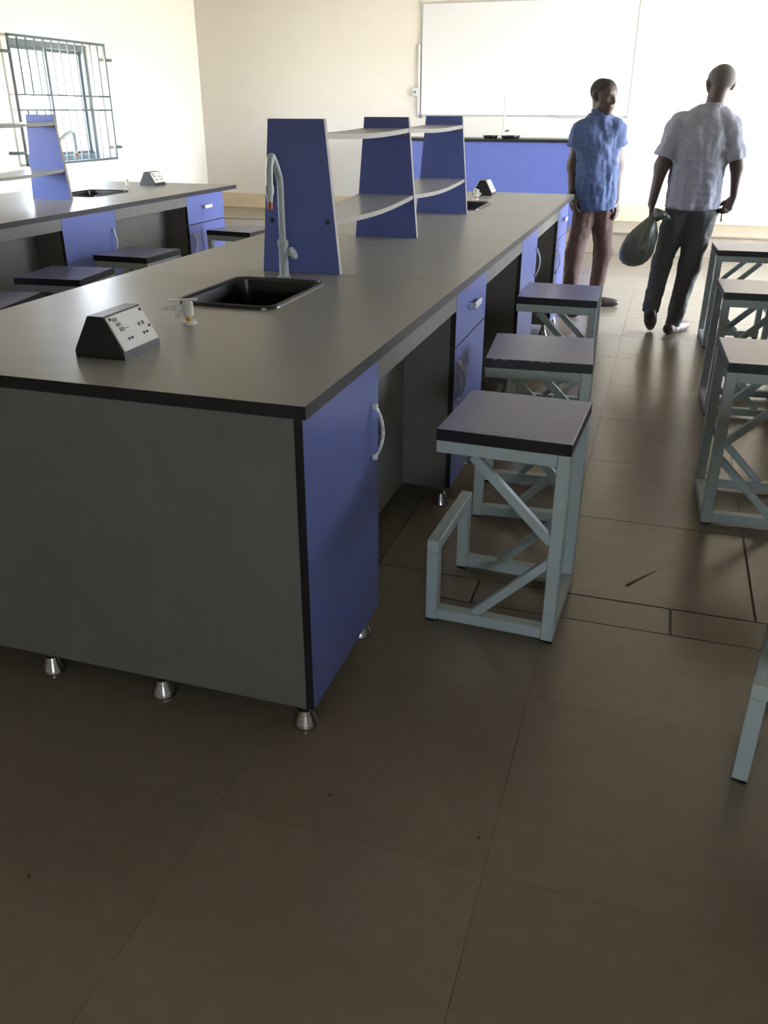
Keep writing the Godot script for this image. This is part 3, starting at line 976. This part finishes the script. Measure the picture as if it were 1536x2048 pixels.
# ------------------------------------------------------------------ stools
func make_stool(label: String) -> Node3D:
	# legs on +x, foot rest on -x
	var t := thing("laboratory_stool", label, "stool", Vector3.ZERO, 0.0, "blue topped stools at the benches")
	var w := 0.1835
	var d := 0.1915
	var h := 0.617
	var tb := 0.036
	var hs := h - 0.033
	var mb := MB.new()
	mb.mm(Vector3(-w + 0.001, hs, -d + 0.001), Vector3(w - 0.001, h, d - 0.001), 0.001)
	var seat := obj("seat", mb, M.seat_blue, t)
	mb = MB.new()
	for q in [-1.0, 1.0]:
		mb.mm(Vector3(q * w, hs, -d), Vector3(q * (w - 0.0012), h - 0.0012, d))
		mb.mm(Vector3(-w + 0.0012, hs, q * d), Vector3(w - 0.0012, h - 0.0012, q * (d - 0.0012)))
	obj("edge_band", mb, M.black_edge, seat)
	var ex := -w - 0.019
	var hf := tb * 0.5
	for q in [-1.0, 1.0]:
		var z: float = q * (d - hf - 0.001)
		mb = MB.new()
		mb.bar(Vector3(w - hf, 0.008, z), Vector3(w - hf, hs, z), tb, tb, Vector3.RIGHT)
		obj("leg", mb, M.paint, t)
		mb = MB.new()
		mb.bar(Vector3(-w, hs - hf, z), Vector3(w - tb, hs - hf, z), tb, tb, Vector3.UP)
		obj("seat_rail", mb, M.paint, t)
		mb = MB.new()
		mb.bar(Vector3(ex + hf, 0.008, z), Vector3(ex + hf, 0.236, z), tb, tb, Vector3.RIGHT)
		obj("front_post", mb, M.paint, t)
		mb = MB.new()
		mb.bar(Vector3(ex + tb, 0.03, z), Vector3(w - tb, 0.03, z), tb, tb, Vector3.UP)
		obj("floor_rail", mb, M.paint, t)
		mb = MB.new()
		mb.bar(Vector3(-0.082, hs - tb - 0.002, z), Vector3(w - tb + 0.004, 0.318, z), 0.022, 0.027, Vector3.BACK)
		obj("brace", mb, M.paint, t)
		mb = MB.new()
		mb.bar(Vector3(w - tb + 0.004, 0.258, z), Vector3(-0.058, 0.045, z), 0.022, 0.027, Vector3.BACK)
		obj("brace", mb, M.paint, t)
		for x in [w - hf, ex + hf]:
			mb = MB.new()
			mb.box(Transform3D(Basis(), Vector3(x, 0.004, z)), Vector3(tb - 0.002, 0.008, tb - 0.002), 0.002)
			obj("foot_cap", mb, M.black_plastic, t)
	mb = MB.new()
	mb.bar(Vector3(ex + hf, 0.236 + hf, -d + 0.001), Vector3(ex + hf, 0.236 + hf, d - 0.001), tb, tb, Vector3.UP)
	obj("foot_rest", mb, M.paint, t)
	for s in [[-w + hf, hs - hf], [w - hf, 0.03]]:
		mb = MB.new()
		var zz := d - tb - 0.001
		mb.bar(Vector3(s[0], s[1], -zz), Vector3(s[0], s[1], zz), tb, tb, Vector3.UP)
		obj("cross_rail", mb, M.paint, t)
	return t

func build_stools() -> void:
	var spots := [
		[0.313, -0.801, -0.044, "nearest grey tube stool with blue seat, beside the front bench"],
		[0.272, -1.579, 0.08, "stool with chipped black seat edge, second along the front bench"],
		[0.21, -2.686, 0.011, "third and farthest stool along the front bench, in front of the man in blue"],
		[1.087, -1.771, PI + 0.05, "nearest full stool on the right of the aisle, bright seat"],
		[1.13, -3.1, PI + 0.05, "middle stool on the right of the aisle behind the bright seat"],
		[1.151, -4.53, PI + 0.06, "farthest stool on the right of the aisle, beside the man in grey"],
		[1.177, -0.337, 1.38, "stool cut off by the right picture edge, only foot rest showing"],
		[-2.30, -4.373, PI - 0.12, "stool by the far drawer of the rear bench"],
		[-2.399, -3.139, PI - 0.01, "second farthest stool at the rear bench, beside the blue door"],
		[-2.363, -2.385, PI + 0.13, "third farthest stool at the rear bench, behind the front worktop"],
		[-2.279, -1.675, PI + 0.185, "stool at the rear bench cut off by the left picture edge"]]
	var first: Node3D
	for s in spots:
		var o: Node3D
		if first == null:
			o = make_stool(s[3]); first = o
		else:
			o = copy(first, Vector3.ZERO, s[3])
		o.position = Vector3(s[0], 0, s[1])
		o.rotation.y = s[2]
	# the second stool has lost slivers of its edging
	var rng := RandomNumberGenerator.new()
	rng.seed = 8
	var second: Node3D = get_node("laboratory_stool_001")
	for x in [-0.15, -0.118, -0.02, 0.012, 0.03]:
		var c := MB.new()
		var w := rng.randf_range(0.004, 0.011)
		c.prism(PackedVector2Array([Vector2(-w, 0), Vector2(w, 0), Vector2(w * 0.4, -0.004), Vector2(-w * 0.5, -0.0028)]), Transform3D(Basis(), Vector3(x, 0.6162, 0.1918)), 0.0005)
		obj("chipped_edge", c, M.chip, second)

# ------------------------------------------------------------------ whiteboard and teacher's desk
func build_front_of_room() -> void:
	var z := WALL_B
	var t := thing("whiteboard", "large white board with thin aluminium frame on the back wall", "whiteboard", Vector3(-1.12, 1.34, z))
	var mb := MB.new()
	mb.mm(Vector3(-1.2, 0.015, 0.002), Vector3(1.2, 1.165, 0.017))
	obj("writing_surface", mb, M.board, t)
	mb = MB.new()
	for y in [[0.0, 0.016], [1.164, 1.18]]: mb.mm(Vector3(-1.216, y[0], 0), Vector3(1.216, y[1], 0.02), 0.002)
	for x in [[-1.216, -1.2], [1.2, 1.216]]: mb.mm(Vector3(x[0], 0.016, 0), Vector3(x[1], 1.164, 0.02), 0.002)
	obj("frame", mb, M.aluminium, t)
	for x in [-1.216, 1.216]:
		mb = MB.new()
		mb.box(Transform3D(Basis(), Vector3(x, 0.0, 0.012)), Vector3(0.035, 0.035, 0.026), 0.004)
		obj("corner_cap", mb, M.grey_plastic if x < 0.0 else M.white_metal, t)
	mb = MB.new()
	mb.mm(Vector3(0.42, -0.012, 0.0), Vector3(0.86, 0.0, 0.07), 0.003)
	mb.mm(Vector3(0.42, -0.012, 0.07), Vector3(0.86, 0.012, 0.074), 0.001)
	obj("pen_tray", mb, M.aluminium, t)
	var c := thing("cable_trunking", "thin white cable trunking running down beside the whiteboard", "trunking", Vector3(-2.365, 1.34, z))
	mb = MB.new()
	mb.mm(Vector3(-0.014, 0.0, 0.0), Vector3(0.014, 0.76, 0.02), 0.003)
	obj("channel", mb, M.white_metal, c)
	var sw := thing("wall_socket", "small white socket with dark centre on the wall left of the whiteboard", "socket", Vector3(-2.41, 1.6, z))
	mb = MB.new()
	mb.mm(Vector3(-0.03, -0.045, 0), Vector3(0.03, 0.045, 0.03), 0.004)
	obj("cover", mb, M.white_metal, sw)
	mb = MB.new()
	mb.lathe([Vector2(0.016, 0), Vector2(0.014, 0.003), Vector2(0, 0.003)], Transform3D(Basis(Vector3.RIGHT, PI / 2), Vector3(0, 0, 0.03)), 14)
	obj("insert", mb, M.grey_plastic, sw)
	# desk on the platform
	var d := thing("demonstration_desk", "long blue fronted demonstration desk with black top on the platform", "desk", Vector3(-1.3, DAIS_Y, -8.62))
	mb = MB.new()
	mb.mm(Vector3(-1.2, 0.02, -0.02), Vector3(1.2, 0.868, -0.002), 0.001)
	obj("front_panel", mb, M.blue, d)
	for q in [-1.0, 1.0]:
		mb = MB.new()
		mb.mm(Vector3(q * 1.2, 0.0, -0.56), Vector3(q * 1.175, 0.868, -0.021), 0.001)
		obj("side_panel", mb, M.blue, d)
	mb = MB.new()
	mb.mm(Vector3(-1.22, 0.868, -0.6), Vector3(1.22, 0.897, 0.02), 0.003)
	obj("desk_top", mb, M.black_edge, d)
	for s in [[-0.045, 0.085, "left of the two black dishes on the demonstration desk"], [0.18, 0.11, "right and wider of the two black dishes on the demonstration desk"]]:
		var b := thing("black_dish", s[2], "dish", Vector3(-1.3 + s[0], DAIS_Y + 0.897, -8.75))
		mb = MB.new()
		var r: float = s[1]
		mb.lathe([Vector2(0, 0.0), Vector2(r * 0.86, 0.0), Vector2(r * 0.92, 0.024), Vector2(r, 0.027), Vector2(r, 0.034), Vector2(r * 0.88, 0.034), Vector2(r * 0.8, 0.006), Vector2(0, 0.006)], Transform3D(), 28)
		obj("bowl", mb, M.black, b)
	var f := thing("desk_faucet", "tall white faucet between the black dishes on the demonstration desk", "faucet", Vector3(-1.24, DAIS_Y + 0.897, -8.95))
	mb = MB.new()
	mb.lathe([Vector2(0.025, 0), Vector2(0.025, 0.008), Vector2(0.014, 0.012), Vector2(0.014, 0.12), Vector2(0, 0.12)], Transform3D(), 14)
	obj("column", mb, M.white_metal, f)
	mb = MB.new()
	mb.tube([Vector3(0, 0.11, 0), Vector3(0, 0.36, 0), Vector3(0.01, 0.41, 0.02), Vector3(0.02, 0.42, 0.06), Vector3(0.02, 0.40, 0.1), Vector3(0.02, 0.33, 0.11)], [0.01, 0.01, 0.01, 0.01, 0.01, 0.008], 10)
	obj("spout", mb, M.white_metal, f)
	mb = MB.new()
	mb.tube([Vector3(0.01, 0.07, 0), Vector3(0.045, 0.075, 0.01)], [0.007, 0.007], 8)
	mb.bar(Vector3(0.03, 0.075, 0.01), Vector3(0.07, 0.08, 0.02), 0.02, 0.024, Vector3.UP)
	obj("knob", mb, M.grey_plastic, f)

# ------------------------------------------------------------------ people
func build_people() -> void:
	# man in blue, facing the camera and half to the right
	var p := thing("person", "man in blue shirt and brown trousers standing at the far end of the bench", "person")
	var hc := Vector3(0.112, 1.495, -5.3)
	var f := Vector3(0.8, -0.1, 0.6).normalized()
	var skin := [
		[Vector3(0.095, 1.28, -5.31), Vector3(0.105, 1.43, -5.31), 0.056, 0.052],
		[Vector3(0.02, 1.27, -5.28), Vector3(0.20, 1.28, -5.33), 0.05, 0.05],
		[Vector3(0.06, 1.2, -5.29), Vector3(0.08, 0.8, -5.29), 0.085, 0.085], [Vector3(0.17, 1.2, -5.33), Vector3(0.18, 0.8, -5.31), 0.085, 0.085],
		[Vector3(-0.02, 1.27, -5.26), Vector3(-0.055, 1.04, -5.27), 0.045, 0.038], [Vector3(-0.055, 1.04, -5.27), Vector3(-0.037, 0.84, -5.22), 0.039, 0.025],
		[Vector3(0.225, 1.27, -5.34), Vector3(0.262, 1.04, -5.37), 0.043, 0.036], [Vector3(0.262, 1.04, -5.37), Vector3(0.28, 0.81, -5.33), 0.036, 0.024],
		[Vector3(0.065, 0.78, -5.28), Vector3(0.03, 0.42, -5.2), 0.07, 0.045], [Vector3(0.03, 0.42, -5.2), Vector3(0.015, 0.1, -5.13), 0.045, 0.032],
		[Vector3(0.19, 0.78, -5.32), Vector3(0.22, 0.42, -5.35), 0.07, 0.045], [Vector3(0.22, 0.42, -5.35), Vector3(0.20, 0.1, -5.44), 0.045, 0.032]]
	var hl := hand(Vector3(-0.037, 0.84, -5.22), Vector3(0.25, -0.93, 0.2).normalized(), Vector3(0.7, 0.3, -0.6).normalized(), Vector3(0.5, 0.2, 0.8).normalized(), 0.4, 0.95)
	var hr := hand(Vector3(0.28, 0.81, -5.33), Vector3(0.14, -0.98, 0.1).normalized(), Vector3(-0.85, -0.1, 0.3).normalized(), Vector3(-0.2, 0.1, 0.95).normalized(), 0.35, 0.95)
	obj("body", body_mesh([sdf(skin, 0.012, 0.012), sdf(head(hc, f, 0.95) + [[Vector3(0.105, 1.34, -5.31), hc + Vector3(-0.02, -0.03, -0.02), 0.054, 0.052]], 0.008, 0.005), sdf(hl, 0.004, 0.004), sdf(hr, 0.004, 0.004)]), M.skin_warm, p)
	var u := (Vector3.UP - f * f.y).normalized()
	obj("hair", body_mesh([sdf([[hc + (u * 0.034 - f * 0.028) * 0.95, hc + (u * 0.037 + f * 0.018) * 0.95, 0.0765, 0.073]], 0.006, 0.006, [[hc + u * 0.03 + f * 0.055, (f * 0.7 - u * 0.72).normalized()]])]), M.hair, p)
	for q in [-1.0, 1.0]:
		var e := MB.new()
		var prof := []
		for k in 9: prof.append(Vector2(0.009 * sin(PI * k / 8.0), -0.009 * cos(PI * k / 8.0)))
		e.lathe(prof, Transform3D(Basis(), hc + (f * 0.080 + u * 0.004 + f.cross(u).normalized() * q * 0.032) * 0.95), 12)
		obj("eye", e, M.eye, p)
	var shirt := [
		[Vector3(0.0, 1.275, -5.27), Vector3(0.21, 1.29, -5.34), 0.062, 0.06],
		[Vector3(0.06, 1.33, -5.3), Vector3(0.15, 1.335, -5.33), 0.05, 0.05],
		[Vector3(0.055, 1.21, -5.28), Vector3(0.065, 0.745, -5.275), 0.096, 0.098, false, true], [Vector3(0.165, 1.21, -5.33), Vector3(0.185, 0.745, -5.315), 0.096, 0.1, false, true],
		[Vector3(0.11, 1.15, -5.28), Vector3(0.125, 0.745, -5.28), 0.1, 0.108, false, true],
		[Vector3(0.1, 1.33, -5.31), Vector3(0.104, 1.372, -5.31), 0.072, 0.062, false, true],
		[Vector3(-0.015, 1.27, -5.26), Vector3(-0.05, 1.155, -5.265), 0.066, 0.062, false, true],
		[Vector3(0.225, 1.28, -5.345), Vector3(0.262, 1.165, -5.36), 0.06, 0.058, false, true]]
	var sh := obj("shirt", cloth_mesh(sdf(shirt, 0.014, 0.010), 3, 0.014), M.shirt_blue, p)
	var mb := MB.new()
	var ring := []
	for k in 19:
		var a := TAU * k / 18.0
		ring.append(Vector3(0.104 + 0.062 * cos(a), 1.380 + 0.016 * cos(a - 2.6), -5.31 + 0.06 * sin(a)))
	for k in 18: mb.bar(ring[k], ring[k + 1], 0.010, 0.032, Vector3(ring[k].x - 0.104, 0, ring[k].z + 5.31), 0.003)
	obj("collar", mb, M.shirt_blue, sh)
	mb = MB.new()
	mb.mm(Vector3(-0.008, -0.2, -0.004), Vector3(0.008, 0.2, 0.004), 0.002)
	var tr := [
		[Vector3(0.08, 0.78, -5.29), Vector3(0.17, 0.78, -5.31), 0.074, 0.074],
		[Vector3(0.065, 0.73, -5.28), Vector3(0.025, 0.43, -5.2), 0.086, 0.064], [Vector3(0.025, 0.43, -5.2), Vector3(0.012, 0.06, -5.14), 0.064, 0.052, false, true],
		[Vector3(0.185, 0.73, -5.32), Vector3(0.222, 0.42, -5.36), 0.086, 0.066], [Vector3(0.222, 0.42, -5.36), Vector3(0.185, 0.06, -5.45), 0.066, 0.052, false, true]]
	obj("trousers", cloth_mesh(sdf(tr, 0.012, 0.010), 5, 0.010), M.trousers_brown, p)
	for s in [[Vector3(0.012, 0.08, -5.14), Vector3(0.005, 0.036, -5.17), Vector3(0.095, 0.03, -4.985)], [Vector3(0.185, 0.08, -5.45), Vector3(0.16, 0.036, -5.45), Vector3(0.355, 0.028, -5.5)]]:
		obj("shoe", body_mesh([sdf(shoe(s[0], s[1], s[2], 0.036), 0.006, 0.005, [[Vector3(0, 0.001, 0), Vector3.DOWN]])]), M.shoe, p)
	mb = MB.new()
	mb.tube([Vector3(-0.04, 0.868, -5.224), Vector3(-0.037, 0.845, -5.221)], [0.031, 0.031], 14)
	obj("wristband", mb, M.black_plastic, p)

	# man in grey, walking away from the camera
	p = thing("person", "man in grey shirt walking away up the aisle with a plastic bag", "person")
	hc = Vector3(0.856, 1.548, -4.71)
	f = Vector3(-0.25, -0.12, -0.95).normalized()
	skin = [
		[Vector3(0.825, 1.32, -4.68), Vector3(0.845, 1.48, -4.69), 0.058, 0.052],
		[Vector3(0.67, 1.32, -4.68), Vector3(0.94, 1.3, -4.68), 0.055, 0.055],
		[Vector3(0.73, 1.25, -4.69), Vector3(0.74, 0.85, -4.68), 0.085, 0.085], [Vector3(0.87, 1.24, -4.69), Vector3(0.85, 0.85, -4.68), 0.085, 0.085],
		[Vector3(0.645, 1.31, -4.67), Vector3(0.575, 1.08, -4.65), 0.05, 0.042], [Vector3(0.575, 1.08, -4.65), Vector3(0.543, 0.845, -4.64), 0.042, 0.026],
		[Vector3(0.965, 1.29, -4.68), Vector3(1.03, 1.09, -4.66), 0.05, 0.038], [Vector3(1.03, 1.09, -4.66), Vector3(1.041, 0.905, -4.69), 0.038, 0.023],
		[Vector3(0.72, 0.83, -4.68), Vector3(0.66, 0.45, -4.72), 0.07, 0.045], [Vector3(0.66, 0.45, -4.72), Vector3(0.625, 0.17, -4.59), 0.045, 0.03],
		[Vector3(0.87, 0.83, -4.69), Vector3(0.84, 0.45, -4.72), 0.07, 0.045], [Vector3(0.84, 0.45, -4.72), Vector3(0.785, 0.1, -4.70), 0.045, 0.03]]
	hl = hand(Vector3(0.543, 0.845, -4.64), Vector3(0.1, -0.98, 0.05).normalized(), Vector3(0.97, 0.08, -0.1).normalized(), Vector3(0.1, 0.0, -0.99).normalized(), 1.15, 0.98)
	hr = hand(Vector3(1.041, 0.905, -4.69), Vector3(-0.32, -0.94, -0.05).normalized(), Vector3(-0.8, 0.25, 0.5).normalized(), Vector3(-0.5, 0.1, -0.85).normalized(), 0.95, 1.0)
	obj("body", body_mesh([sdf(skin, 0.012, 0.012), sdf(head(hc, f, 0.95) + [[Vector3(0.835, 1.38, -4.69), hc + Vector3(0, -0.03, 0.02), 0.056, 0.054]], 0.008, 0.005), sdf(hl, 0.004, 0.004), sdf(hr, 0.004, 0.004)]), M.skin, p)
	u = (Vector3.UP - f * f.y).normalized()
	obj("hair", body_mesh([sdf([[hc + (u * 0.034 - f * 0.028) * 0.95, hc + (u * 0.037 + f * 0.018) * 0.95, 0.0765, 0.073]], 0.006, 0.006, [[hc + u * 0.03 + f * 0.055, (f * 0.7 - u * 0.72).normalized()]])]), M.hair_grey, p)
	shirt = [
		[Vector3(0.665, 1.325, -4.68), Vector3(0.945, 1.305, -4.68), 0.068, 0.066],
		[Vector3(0.76, 1.375, -4.685), Vector3(0.895, 1.37, -4.685), 0.058, 0.056],
		[Vector3(0.735, 1.25, -4.69), Vector3(0.733, 0.825, -4.68), 0.103, 0.108, false, true], [Vector3(0.86, 1.24, -4.69), Vector3(0.855, 0.825, -4.68), 0.103, 0.108, false, true],
		[Vector3(0.8, 1.2, -4.69), Vector3(0.795, 0.825, -4.68), 0.108, 0.114, false, true],
		[Vector3(0.828, 1.37, -4.685), Vector3(0.834, 1.42, -4.687), 0.076, 0.063, false, true],
		[Vector3(0.645, 1.315, -4.67), Vector3(0.592, 1.14, -4.655), 0.07, 0.06, false, true], [Vector3(0.597, 1.165, -4.656), Vector3(0.591, 1.14, -4.655), 0.064, 0.064, true, true],
		[Vector3(0.965, 1.295, -4.68), Vector3(1.01, 1.14, -4.665), 0.068, 0.056, false, true], [Vector3(1.004, 1.168, -4.666), Vector3(1.014, 1.125, -4.664), 0.064, 0.062, true, true]]
	sh = obj("shirt", cloth_mesh(sdf(shirt, 0.014, 0.010), 4, 0.012), M.shirt_grey, p)
	mb = MB.new()
	ring = []
	for k in 19:
		var a := TAU * k / 18.0
		ring.append(Vector3(0.834 + 0.063 * cos(a), 1.42 + 0.012 * sin(a), -4.687 + 0.062 * sin(a)))
	for k in 18: mb.bar(ring[k], ring[k + 1], 0.010, 0.032, Vector3(ring[k].x - 0.834, 0, ring[k].z + 4.687), 0.003)
	obj("collar", mb, M.shirt_grey, sh)
	tr = [
		[Vector3(0.74, 0.85, -4.68), Vector3(0.85, 0.85, -4.68), 0.082, 0.082],
		[Vector3(0.72, 0.79, -4.68), Vector3(0.655, 0.46, -4.72), 0.09, 0.062], [Vector3(0.655, 0.46, -4.72), Vector3(0.625, 0.155, -4.60), 0.06, 0.054, false, true],
		[Vector3(0.866, 0.79, -4.69), Vector3(0.838, 0.46, -4.72), 0.094, 0.07], [Vector3(0.838, 0.46, -4.72), Vector3(0.782, 0.055, -4.70), 0.068, 0.054, false, true]]
	obj("trousers", cloth_mesh(sdf(tr, 0.012, 0.010), 6, 0.010), M.trousers_dark, p)
	obj("shoe", body_mesh([sdf(shoe(Vector3(0.625, 0.16, -4.60), Vector3(0.628, 0.155, -4.565), Vector3(0.64, 0.03, -4.72), 0.04), 0.006, 0.005, [[Vector3(0, 0.001, 0), Vector3.DOWN]])]), M.shoe, p)
	obj("shoe", body_mesh([sdf(shoe(Vector3(0.782, 0.08, -4.69), Vector3(0.762, 0.038, -4.655), Vector3(0.88, 0.03, -4.86), 0.04), 0.006, 0.005, [[Vector3(0, 0.001, 0), Vector3.DOWN]])]), M.shoe_brown, p)
	# what he carries
	var k1 := thing("key", "small dark key held in the right fist of the man in grey", "key", Vector3(0.985, 0.81, -4.66), 0.3)
	mb = MB.new()
	mb.mm(Vector3(-0.004, -0.06, -0.0015), Vector3(0.004, 0.0, 0.0015), 0.0005)
	mb.mm(Vector3(0.003, -0.056, -0.001), Vector3(0.008, -0.044, 0.001))
	mb.lathe([Vector2(0.0, -0.0015), Vector2(0.011, -0.0015), Vector2(0.011, 0.0015), Vector2(0, 0.0015)], Transform3D(Basis(Vector3.RIGHT, PI / 2), Vector3(0, 0.006, 0)), 12)
	obj("blade", mb, M.dark_plastic, k1)
	var bg := thing("plastic_bag", "knotted greenish plastic bag hanging from the hand of the man in grey", "bag", Vector3(0.47, 0.45, -4.6))
	obj("sack", bag_mesh(), M.bag, bg)
	obj("gathered_top", bag_top(), M.bag, bg)

func grid_mesh(rows: Array) -> ArrayMesh:
	var st := SurfaceTool.new()
	st.begin(Mesh.PRIMITIVE_TRIANGLES)
	st.set_smooth_group(0)
	var m: int = rows[0].size()
	for r in rows:
		for q in r: st.add_vertex(q)
	for a in rows.size() - 1:
		for b in m:
			var c := (b + 1) % m
			var i := [a * m + b, a * m + c, (a + 1) * m + c, (a + 1) * m + b]
			for x in [0, 1, 2, 0, 2, 3]: st.add_index(i[x])
	st.generate_normals()
	return st.commit()

func bag_mesh() -> ArrayMesh:
	var nz := FastNoiseLite.new()
	nz.seed = 11
	nz.frequency = 1.0
	var prof := [[0.0, 0.002], [0.005, 0.03], [0.02, 0.062], [0.05, 0.085], [0.1, 0.098], [0.15, 0.097], [0.2, 0.084], [0.24, 0.064], [0.28, 0.042], [0.31, 0.026], [0.335, 0.017], [0.35, 0.015]]
	var rows := []
	for e in prof:
		var ring := []
		for k in 40:
			var a := TAU * k / 40.0
			var y: float = e[0]
			var fold := 0.10 * sin(5.0 * a + 14.0 * y) + 0.07 * sin(9.0 * a - 9.0 * y) + 0.12 * nz.get_noise_3d(cos(a) * 3.0, y * 12.0, sin(a) * 3.0)
			var r: float = e[1] * (1.0 + fold * clampf(y * 8.0, 0.15, 1.0))
			ring.append(Vector3(cos(a) * r * 1.08 + 0.103 * pow(y / 0.35, 1.7), y, sin(a) * r * 0.85))
		rows.append(ring)
	return grid_mesh(rows)

func bag_top() -> ArrayMesh:
	# the crumpled end of the bag above the hand
	var nz := FastNoiseLite.new()
	nz.seed = 23
	nz.frequency = 1.0
	var rows := []
	for e in [[0.0, 0.014], [0.02, 0.026], [0.045, 0.042], [0.07, 0.054], [0.09, 0.042], [0.1, 0.012], [0.102, 0.001]]:
		var ring := []
		for k in 30:
			var a := TAU * k / 30.0
			var r: float = e[1] * (1.0 + 0.28 * sin(4.0 * a + 30.0 * e[0]) + 0.3 * nz.get_noise_3d(cos(a) * 4.0, e[0] * 40.0, sin(a) * 4.0))
			ring.append(Vector3(0.11 + e[0] * 0.55 + cos(a) * r * 0.8, 0.315 + e[0] * 0.45 + cos(a) * r * -0.45, 0.03 + sin(a) * r * 0.8))
		rows.append(ring)
	return grid_mesh(rows)
